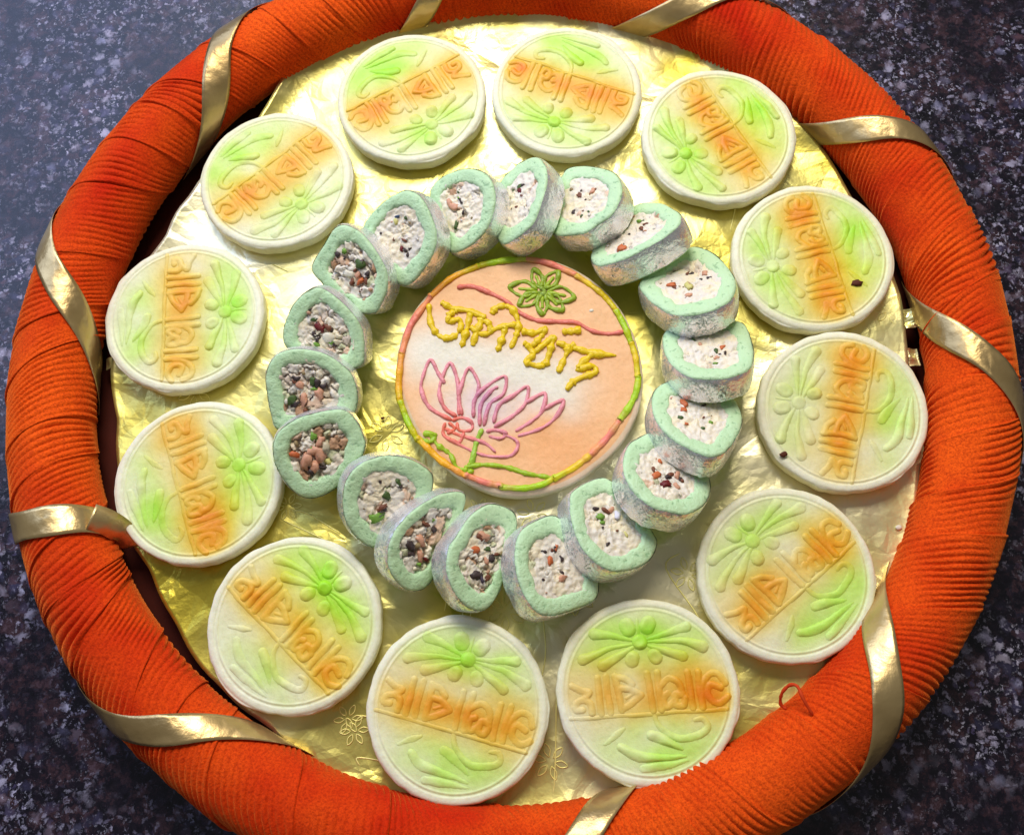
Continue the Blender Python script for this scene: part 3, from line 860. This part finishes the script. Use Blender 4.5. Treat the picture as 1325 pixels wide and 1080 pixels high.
# ------------------------------------------------------------ silver leaf rolls leaning one on the next
T1, T2 = 6.625, 6.023
ROLLS = [
 (540, 200, 6.625, [(110, 290), (200, 190), (350, 125), (480, 118), (590, 165), (650, 260), (665, 400), (630, 560), (560, 680), (440, 790), (300, 840), (200, 760), (140, 600), (105, 420)]),
 (540, 200, 6.625, [(700, 240), (760, 160), (880, 60), (1010, 15), (1080, 70), (1110, 170), (1090, 320), (1030, 500), (960, 620), (850, 710), (735, 765), (670, 700), (650, 560), (660, 380)]),
 (700, 200, 6.625, [(165, 190), (230, 110), (380, 90), (540, 115), (640, 160), (690, 260), (680, 380), (600, 520), (480, 600), (380, 670), (240, 690), (110, 680), (60, 560), (90, 350)]),
 (700, 200, 6.625, [(860, 410), (1000, 405), (1120, 450), (1195, 510), (1180, 600), (1080, 690), (900, 800), (740, 880), (600, 930), (470, 945), (420, 880), (460, 760), (560, 620), (720, 470)]),
 (800, 300, 6.625, [(180, 430), (300, 300), (450, 190), (600, 125), (720, 130), (850, 200), (960, 320), (1010, 440), (980, 560), (880, 640), (740, 690), (580, 715), (430, 690), (300, 610), (210, 520)]),
 (800, 400, 6.625, [(385, 215), (480, 120), (700, 60), (900, 70), (1070, 110), (1130, 210), (1165, 370), (1140, 490), (1050, 550), (900, 590), (740, 595), (600, 570), (480, 490), (400, 380)]),
 (780, 480, 6.625, [(470, 130), (600, 70), (850, 60), (1080, 180), (1180, 320), (1200, 430), (1150, 560), (1050, 690), (930, 730), (820, 700), (660, 620), (530, 520), (440, 380), (420, 230)]),
 (760, 550, 6.625, [(420, 110), (560, 60), (800, 120), (980, 290), (1060, 480), (1050, 600), (980, 700), (840, 760), (700, 740), (560, 700), (430, 600), (330, 450), (310, 300), (350, 170)]),
 (640, 600, 6.023, [(610, 210), (740, 130), (870, 105), (1000, 200), (1140, 350), (1240, 530), (1275, 620), (1210, 750), (1080, 820), (900, 830), (760, 740), (660, 610), (600, 430), (590, 300)]),
 (540, 640, 5.52, [(740, 260), (850, 180), (990, 145), (1120, 260), (1230, 430), (1300, 600), (1280, 740), (1150, 810), (960, 865), (850, 830), (770, 720), (710, 560), (700, 400)]),
 (540, 640, 5.52, [(290, 280), (400, 130), (530, 60), (680, 110), (720, 200), (690, 330), (660, 480), (620, 620), (560, 750), (480, 825), (370, 810), (270, 700), (215, 560), (220, 400)]),
 (430, 560, 4.5, [(325, 700), (350, 600), (420, 500), (530, 410), (650, 350), (760, 345), (780, 400), (730, 560), (640, 760), (550, 900), (450, 920), (370, 860), (330, 780)]),
 (430, 560, 4.5, [(60, 400), (80, 280), (150, 190), (280, 135), (420, 140), (530, 190), (590, 260), (560, 400), (450, 550), (330, 650), (240, 670), (150, 620), (80, 520)]),
 (340, 500, 6.625, [(90, 480), (150, 370), (300, 270), (500, 215), (690, 200), (800, 290), (860, 420), (880, 520), (800, 700), (620, 880), (440, 960), (300, 930), (180, 810), (110, 680), (88, 580)]),
 (330, 420, 6.625, [(95, 560), (90, 420), (150, 290), (260, 220), (420, 210), (600, 250), (740, 340), (830, 430), (880, 600), (850, 760), (700, 880), (400, 930), (190, 900), (130, 760)]),
 (340, 340, 4.91, [(125, 450), (150, 350), (210, 240), (330, 155), (440, 200), (560, 310), (630, 420), (645, 560), (625, 650), (500, 680), (300, 620), (150, 540)]),
 (390, 230, 5.4, [(65, 630), (150, 470), (240, 340), (330, 335), (430, 400), (520, 510), (590, 640), (600, 760), (560, 880), (510, 940), (400, 940), (250, 850), (140, 740)]),
 (390, 230, 5.4, [(440, 310), (520, 210), (620, 130), (730, 85), (830, 130), (900, 250), (940, 380), (930, 500), (860, 630), (740, 750), (600, 700), (480, 560), (430, 420)]),
]
RLAB = ["roll slice just left of the topmost one, two peach nuts near its left edge",
 "topmost slice of the roll ring, narrow face with a dark red nut",
 "green roll slice right of the topmost one, white filling with two tan nut spots",
 "steeply tilted upper right roll slice with an orange nut and bright silver side",
 "wide roll slice right of the plaque's green flower, yellow nut in its middle",
 "rightmost roll slice, its cracked silver side below a white filling",
 "roll slice right of the plaque, orange nut at the upper left of its face",
 "roll slice at the plaque's lower right with a dark red raisin in its filling",
 "roll slice below the plaque's right side, bright green nut on its face",
 "roll slice below the plaque with a coarse white filling and one small orange nut",
 "roll slice below the plaque with a large black raisin at its lower left",
 "slice with a broad silver side and dark hollow, left of the black raisin slice",
 "lower left roll slice with smooth grey filling and crumbly green bottom edge",
 "left roll slice with chunky big nut pieces, silver only along its top",
 "leftmost roll slice, wide face with dark gaps on both sides of its filling",
 "roll slice left of the plaque's orange edge with a dark red nut near the middle",
 "roll slice at the upper left with a green black hole in its filling",
 "roll slice at the plaque's upper left, mostly smooth white filling, blue speck on top"]
# per roll: density of dark bits, colour list of special nuts and black gaps (position in the face -1..1, colour, size)
TAN, REDD, DGRN, BRN, YNUT, LGR, BLK = lin(214, 160, 130), lin(110, 20, 20), lin(70, 95, 40), lin(120, 70, 45), lin(214, 208, 130), lin(120, 165, 60), lin(62, 46, 44)
ORN = lin(205, 110, 60)
SPECIAL = [
 [(-.62, .25, TAN, .17), (-.42, .05, TAN, .17), (-.1, .2, BLK, .1), (-.3, -.6, DGRN, .14), (.0, -.2, BLK, .08), (-.2, .55, DGRN, .08)],
 [(.0, .35, REDD, .13), (.0, .5, DGRN, .12), (-.35, .5, DGRN, .06), (.1, .1, BRN, .08), (.2, .5, BLK, .07), (-.2, -.25, BRN, .07)],
 [(-.25, .25, BRN, .12), (.3, .25, TAN, .14), (.4, .25, BRN, .07), (-.15, .42, BLK, .06), (-.5, -.3, BLK, .10), (-.2, -.55, DGRN, .06), (.1, -.5, DGRN, .06), (0, 0, BLK, .05)],
 [(-.5, -.45, ORN, .18), (.2, .1, BRN, .12), (.35, .25, BRN, .09), (.15, .55, LGR, .12), (.3, .45, DGRN, .08), (-.2, .1, BLK, .06)],
 [(-.55, .1, ORN, .13), (-.45, -.05, BRN, .10), (-.05, -.1, YNUT, .17), (-.1, -.45, TAN, .15), (.0, .45, BRN, .10), (.1, .4, BLK, .08), (.5, .3, TAN, .14), (.6, .1, BLK, .08), (.35, .1, BLK, .05)],
 [(.15, -.05, DGRN, .11), (.4, .1, ORN, .12), (.42, -.15, BLK, .09), (.25, -.2, BLK, .07), (-.5, .5, DGRN, .09), (-.3, .3, TAN, .09), (.1, -.35, TAN, .10)],
 [(-.35, .55, ORN, .16), (-.4, .3, ORN, .14), (-.55, .0, DGRN, .09), (-.4, -.2, ORN, .08), (.1, -.35, DGRN, .10), (.2, .05, BRN, .06), (.3, .5, BLK, .09)],
 [(.0, -.25, REDD, .20), (.1, .0, BLK, .12), (.2, .1, BRN, .12), (-.3, .0, ORN, .16), (-.35, .2, BRN, .10), (.4, .1, TAN, .16), (.5, .0, BLK, .08), (-.1, .5, ORN, .10), (.35, -.25, TAN, .12)],
 [(-.3, .2, LGR, .16), (-.25, .05, LGR, .10), (-.15, .45, BRN, .14), (-.45, .45, BLK, .10), (.05, .5, TAN, .12), (.25, .35, lin(225, 225, 240), .17), (-.1, -.6, BLK, .08), (.5, -.2, YNUT, .1)],
 [(-.3, .45, BLK, .09), (.05, .55, BLK, .11), (.1, .6, ORN, .10), (-.1, .2, ORN, .14), (.3, .3, BLK, .10), (.3, -.1, BLK, .08), (.3, -.25, TAN, .16), (-.3, -.35, BLK, .06)],
 [(-.3, -.5, BLK, .20), (-.1, -.6, lin(90, 80, 100), .14), (.15, -.55, BRN, .12), (-.35, .2, ORN, .14), (-.15, .55, BRN, .14), (.05, .6, TAN, .18), (.15, .25, DGRN, .12), (.35, .0, BLK, .14), (.1, -.1, TAN, .12)],
 [(-.45, -.15, BLK, .18), (-.1, .0, TAN, .18), (.1, .45, BRN, .14), (.3, .6, BLK, .07), (-.1, -.45, TAN, .18), (.1, -.6, REDD, .1), (-.4, -.4, BLK, .12)],
 [(.1, .1, DGRN, .16), (-.05, -.25, BRN, .16), (.0, -.3, BLK, .10), (.45, .5, DGRN, .12), (.5, .35, BLK, .08), (-.1, .55, BLK, .06), (-.25, -.6, LGR, .2), (-.1, -.55, DGRN, .14)],
 [(-.05, .45, LGR, .14), (-.65, -.1, ORN, .16), (-.3, -.3, TAN, .26), (.1, -.1, TAN, .24), (-.1, .0, TAN, .2), (.3, .1, lin(200, 190, 160), .22), (-.05, -.5, TAN, .2), (.2, -.55, BLK, .12), (-.15, -.65, BLK, .12), (.35, -.35, YNUT, .16), (-.25, -.4, BLK, .12), (.15, .3, TAN, .18), (-.2, .2, BLK, .07)],
 [(-.35, .3, BLK, .12), (-.25, .1, TAN, .16), (-.4, .15, BRN, .1), (.3, .15, BLK, .15), (.5, .05, BLK, .13), (.15, .2, DGRN, .15), (.2, -.05, LGR, .12), (-.5, -.4, DGRN, .18), (-.4, -.55, BLK, .14), (.35, -.2, TAN, .20), (-.15, -.4, TAN, .2), (.1, -.35, BLK, .08), (-.45, .35, BLK, .07)],
 [(-.15, .1, REDD, .17), (.15, .1, BRN, .15), (.25, .05, BLK, .11), (-.35, .4, DGRN, .12), (-.25, .25, BLK, .09), (-.35, -.15, BLK, .12), (-.25, -.3, BLK, .12), (.15, -.25, lin(225, 220, 200), .22), (-.3, -.5, LGR, .12), (.25, -.4, LGR, .11), (.35, -.5, BLK, .1)],
 [(.2, .2, DGRN, .19), (.25, .22, BLK, .13), (.45, -.1, BLK, .12), (-.2, -.1, lin(225, 220, 200), .22), (-.1, -.4, BRN, .16), (.2, -.35, ORN, .15), (.0, -.0, BRN, .09), (.1, -.15, TAN, .12), (.4, -.35, BRN, .12), (-.35, .4, BLK, .07), (.25, -.65, BRN, .1)],
 [(-.15, .5, lin(50, 70, 100), .09), (-.2, .35, YNUT, .13), (.2, .45, DGRN, .08), (.0, -.45, REDD, .10), (.15, -.5, BLK, .09), (.35, -.45, BLK, .08), (.1, -.2, BRN, .10), (.25, -.65, BLK, .08), (-.3, -.15, BRN, .07)],
]
DENS = [.4, .3, .15, .4, .3, .2, .2, .35, .25, .3, .6, .8, .45, .95, .75, .6, .75, .25]
import bmesh
bm = bmesh.new(); bmesh.ops.create_icosphere(bm, subdivisions=1, radius=1)
ICO_V = np.array([v.co[:] for v in bm.verts]); ICO_F = [tuple(v.index for v in f.verts) for f in bm.faces]; bm.free()
bm = bmesh.new(); bmesh.ops.create_icosphere(bm, subdivisions=2, radius=1)
ICO2_V = np.array([v.co[:] for v in bm.verts]); ICO2_F = [tuple(v.index for v in f.verts) for f in bm.faces]; bm.free()

TH = 1.18
ring_c = at(664, 478, .8)
for ri, (ox, oy, sc, poly) in enumerate(ROLLS):
    r_ = random.Random(900 + ri)
    pts = [(ox + x / sc, oy + y / sc) for x, y in poly]
    pts = spline([np.array(p) for p in pts], 8, True)
    cpx = pts.mean(0)
    g0 = at(cpx[0], cpx[1], 1.0)
    rel = g0 - ring_c; rel[2] = 0; rel /= np.linalg.norm(rel)
    tang = np.array([-rel[1], rel[0], 0])           # counter-clockwise seen from above
    lean = [.50, .62, .50, .62, .46, .50, .46, .48, .44, .46, .55, .62, .50, .44, .44, .46, .50, .50][ri]
    n_ = tang * lean + np.array([0, 0, 1.]) * math.sqrt(1 - lean * lean) + rel * [0, .1, -.02, 0, 0, 0, 0, 0, 0, 0, 0, 0, 0, 0, 0, 0, 0, 0][ri]
    n_ /= np.linalg.norm(n_)
    rays = np.array([RC @ np.array([(p[0] - PXW / 2) / FOC, -(p[1] - PXH / 2) / FOC, -1.0]) for p in pts])
    rc = RC @ np.array([(cpx[0] - PXW / 2) / FOC, -(cpx[1] - PXH / 2) / FOC, -1.0])
    def face(dist):
        c = CAM + rc * dist
        k = ((c - CAM) @ n_) / (rays @ n_)
        return c, CAM + rays * k[:, None]
    lo, hi = 20., 40.
    for _ in range(40):
        mid = (lo + hi) / 2; c, O = face(mid)
        if (O - n_ * TH)[:, 2].min() > 0.03: lo = mid
        else: hi = mid
    c, O = face(lo)
    u_ = np.cross(np.array([0, 1., 0]), n_); u_ /= np.linalg.norm(u_); v_ = np.cross(n_, u_)
    base = np.array([c[0], c[1], 0.0]); 
    root = empty("silver_roll_slice", base)
    tag(root, RLAB[ri], "sweet", "green roll slices leaning in a ring round the plaque")
    rel2 = O - c; N = len(O)
    UX = np.cross(np.array([0, 1., 0]), n_); UX /= np.linalg.norm(UX); UY = np.cross(n_, UX)
    def ring(s, h, wob=0.0, k0=0):
        out = []
        for k in range(N):
            ww = 1 + wob * mnoise.noise(Vector((rel2[k][0] * 1.5 + ri * 9, rel2[k][1] * 1.5, h * 1.2 + k0)))
            out.append(c + rel2[k] * s * ww + n_ * h)
        return out
    # green shell: cut face, inner wall of the hollow and back
    V = []; F = []
    prof = [(.58, -.35, .12), (.62, -.10, .14), (.65, -.02, .14), (.69, .010, .10), (.76, .018, .02), (.86, .014, .015), (.94, -.0, .01), (.978, -.035, .01), (.992, -.09, .01), (.992, -TH * .5, .01), (.985, -TH + .12, .01), (.95, -TH, .01), (.5, -TH, .0), (.02, -TH, .0)]
    for s_, h, w in prof: V += ring(s_, h, w)
    for i in range(len(prof) - 1):
        for k in range(N):
            a = i * N + k; b = i * N + (k + 1) % N
            F.append((a, b, b + N, a + N)[::-1])
    V = np.array(V)
    # surface lumps
    nn = np.array([fbm(v[0] * 1.6 + ri, v[1] * 1.6, v[2] * 1.6, 3) for v in V])
    V[N * 3:N * 8] += n_[None] * .035 * nn[N * 3:N * 8, None]
    ctr_s = V - (c + 0 * V)
    area_o = mesh("green_shell", V, F, SHELL, root, True, None, base)
    # silver leaf band round the side with ragged edges
    V = []; F = []
    ks = [0, .08, .25, .45, .65, .85, 1.0]
    for i, q in enumerate(ks):
        for k in range(N):
            e0 = -.055 + .05 * mnoise.noise(Vector((k * .21, ri * 4.4, 1.))); e1 = -TH + .10 + .06 * mnoise.noise(Vector((k * .3, ri * 4.4, 5.)))
            h = e0 + (e1 - e0) * q
            bl_ = .012 + .022 * math.sin(math.pi * q) + .014 * mnoise.noise(Vector((k * .8, q * 9, ri)))
            s_ = 1.0 + bl_ - (.015 if q == 0 else 0)
            V.append(c + rel2[k] * s_ + n_ * h)
    for i in range(len(ks) - 1):
        for k in range(N):
            a = i * N + k; b = i * N + (k + 1) % N
            F.append((a, b, b + N, a + N)[::-1])
    mesh("silver_leaf", V, F, SILVER, root, True, None, base)
    # filling: a dense crumbly relief, broken into chunks with crevices
    V = []; F = []; Cc = []
    D_ = DENS[ri]; NQ = 30
    cellf = 2.3 if D_ > .7 else 2.9
    base_c = [lin(240, 230, 208), lin(236, 228, 212), lin(242, 230, 200), lin(233, 226, 212)]
    chunk_c = [lin(230, 214, 196), lin(222, 204, 176), lin(205, 208, 170), lin(232, 200, 172), lin(190, 150, 115)]
    for j in range(NQ + 1):
        q = max(.02, .75 * j / NQ)
        for k in range(N):
            p = c + rel2[k] * q
            lx, ly = rel2[k] @ UX * q, rel2[k] @ UY * q
            wx_ = lx + .10 * mnoise.noise(Vector((lx * 7, ly * 7, ri))); wy_ = ly + .10 * mnoise.noise(Vector((lx * 7, ly * 7, ri + 7)))
            dd, pp = mnoise.voronoi(Vector((wx_ * cellf * 1.1, wy_ * cellf * 1.1, ri * 3.3)))
            gap = dd[1] - dd[0]
            hsh = mnoise.cell(Vector((pp[0][0] * 31.7, pp[0][1] * 17.3, ri * 1.0)))
            cover = mnoise.noise(Vector((lx * 1.7 + ri * 5, ly * 1.7, 2.))) + (D_ - .45) * 1.2
            dep = max(0., min(1., .10 + cover * 1.6))
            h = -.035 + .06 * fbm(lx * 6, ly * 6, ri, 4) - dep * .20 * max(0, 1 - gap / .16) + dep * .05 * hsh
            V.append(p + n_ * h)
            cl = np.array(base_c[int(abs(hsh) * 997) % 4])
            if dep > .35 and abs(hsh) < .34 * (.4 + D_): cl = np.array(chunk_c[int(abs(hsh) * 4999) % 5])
            if gap < .05 and dep > .3: cl = cl * .55 + np.array(BRN) * .25  # crevice shade mixed into the vertex colour
            Cc.append(cl)
    for i in range(NQ):
        for k in range(N):
            a = i * N + k; b = i * N + (k + 1) % N
            F.append((a, b, b + N, a + N)[::-1])
    F.append(tuple(range(N)))
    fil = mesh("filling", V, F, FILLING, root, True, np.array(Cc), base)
    def place(a_, q):       # point of the face plane at angle a_ and fraction q of the outline
        k = a_ / (2 * math.pi) * N; k0 = int(k) % N; f = k - int(k)
        return c + (rel2[k0] * (1 - f) + rel2[(k0 + 1) % N] * f) * q
    # crumbs of the filling: nobody could count them
    b = MB()
    CB = [lin(236, 226, 204), lin(228, 220, 204), lin(238, 228, 200), lin(222, 214, 204)]
    CD = [TAN, BRN, lin(150, 130, 90), LGR, BLK, lin(190, 150, 120)]
    for q_ in range(8):
        a_ = r_.uniform(0, 2 * math.pi); q = .64 * math.sqrt(r_.random())
        p = place(a_, q); s_ = r_.choice((.035, .05, .07, .10)) * (1.0 if DENS[ri] < .6 else 1.3)
        rot = Matrix.Rotation(r_.uniform(0, 6.3), 3, Vector((r_.random(), r_.random(), r_.random() + .1)).normalized())
        Vv = (ICO_V * np.array([1, r_.uniform(.6, 1), r_.uniform(.45, .8)]) * s_) @ np.array(rot).T
        Vv = Vv - np.outer(Vv @ n_, n_) * .45
        Vv = Vv * (1 + .6 * np.array([mnoise.noise(Vector(v * 22 + q_)) for v in Vv]))[:, None]
        h = r_.uniform(-.05, -.015)
        dk = r_.random() < .25 + DENS[ri] * .35
        b.add(Vv + p + n_ * (h + (.02 if dk else 0)), ICO_F, r_.choice(CD) if dk else r_.choice(CB))
    o = b.build("filling_crumbs", FILLING, fil, base); tag(o, kind="stuff")
    # the larger nuts, raisins and black lumps painted in for shaded gaps, each a part
    rad_m = np.linalg.norm(rel2, axis=1).mean()
    # picture axes carried onto the face plane
    ex_ = RC[:, 0] - n_ * (RC[:, 0] @ n_); ex_ /= np.linalg.norm(ex_); ey_ = np.cross(n_, ex_)
    if ey_ @ RC[:, 1] < 0: ey_ = -ey_
    xm = (rel2 @ ex_); ym = (rel2 @ ey_)
    for (fx, fy, cl, sz) in SPECIAL[ri]:
        fx *= .72; fy *= .72
        p = c + ex_ * fx * np.abs(xm).max() * .9 + ey_ * fy * np.abs(ym).max() * .9
        s_ = sz * 1.1
        rot = Matrix.Rotation(r_.uniform(0, 6.3), 3, Vector(n_))
        Vv = np.sign(ICO2_V) * np.abs(ICO2_V) ** .8 * np.array([1, r_.uniform(.5, .75), .42]) * s_
        Vv = Vv * (1 + .8 * np.array([mnoise.noise(Vector(v * 11 + ri + fx * 9)) for v in Vv]))[:, None]
        Q_ = np.stack([ex_, ey_, n_], 1)
        Vv = Vv @ Q_.T @ np.array(rot).T
        mesh("nut_piece" if cl not in (REDD, BLK) else "raisin_or_gap", Vv + p - n_ * .035, ICO2_F, FILLING, fil, True, np.tile(np.array(cl), (len(Vv), 1)), base)

# scattered crumbs on the foil
crumb(495, 541, .03, .07, DARKCRUMB, "tiny dark crumb on the foil left of the plaque", seed=7)
crumb(1163, 682, .03, .12, CRUMB, "small pale crumb on the white foil near the right rim", seed=8)
crumb(953, 382, .05, .14, CRUMB, "pale crumb between the wide roll slice and the disc with the brown speck", seed=9)
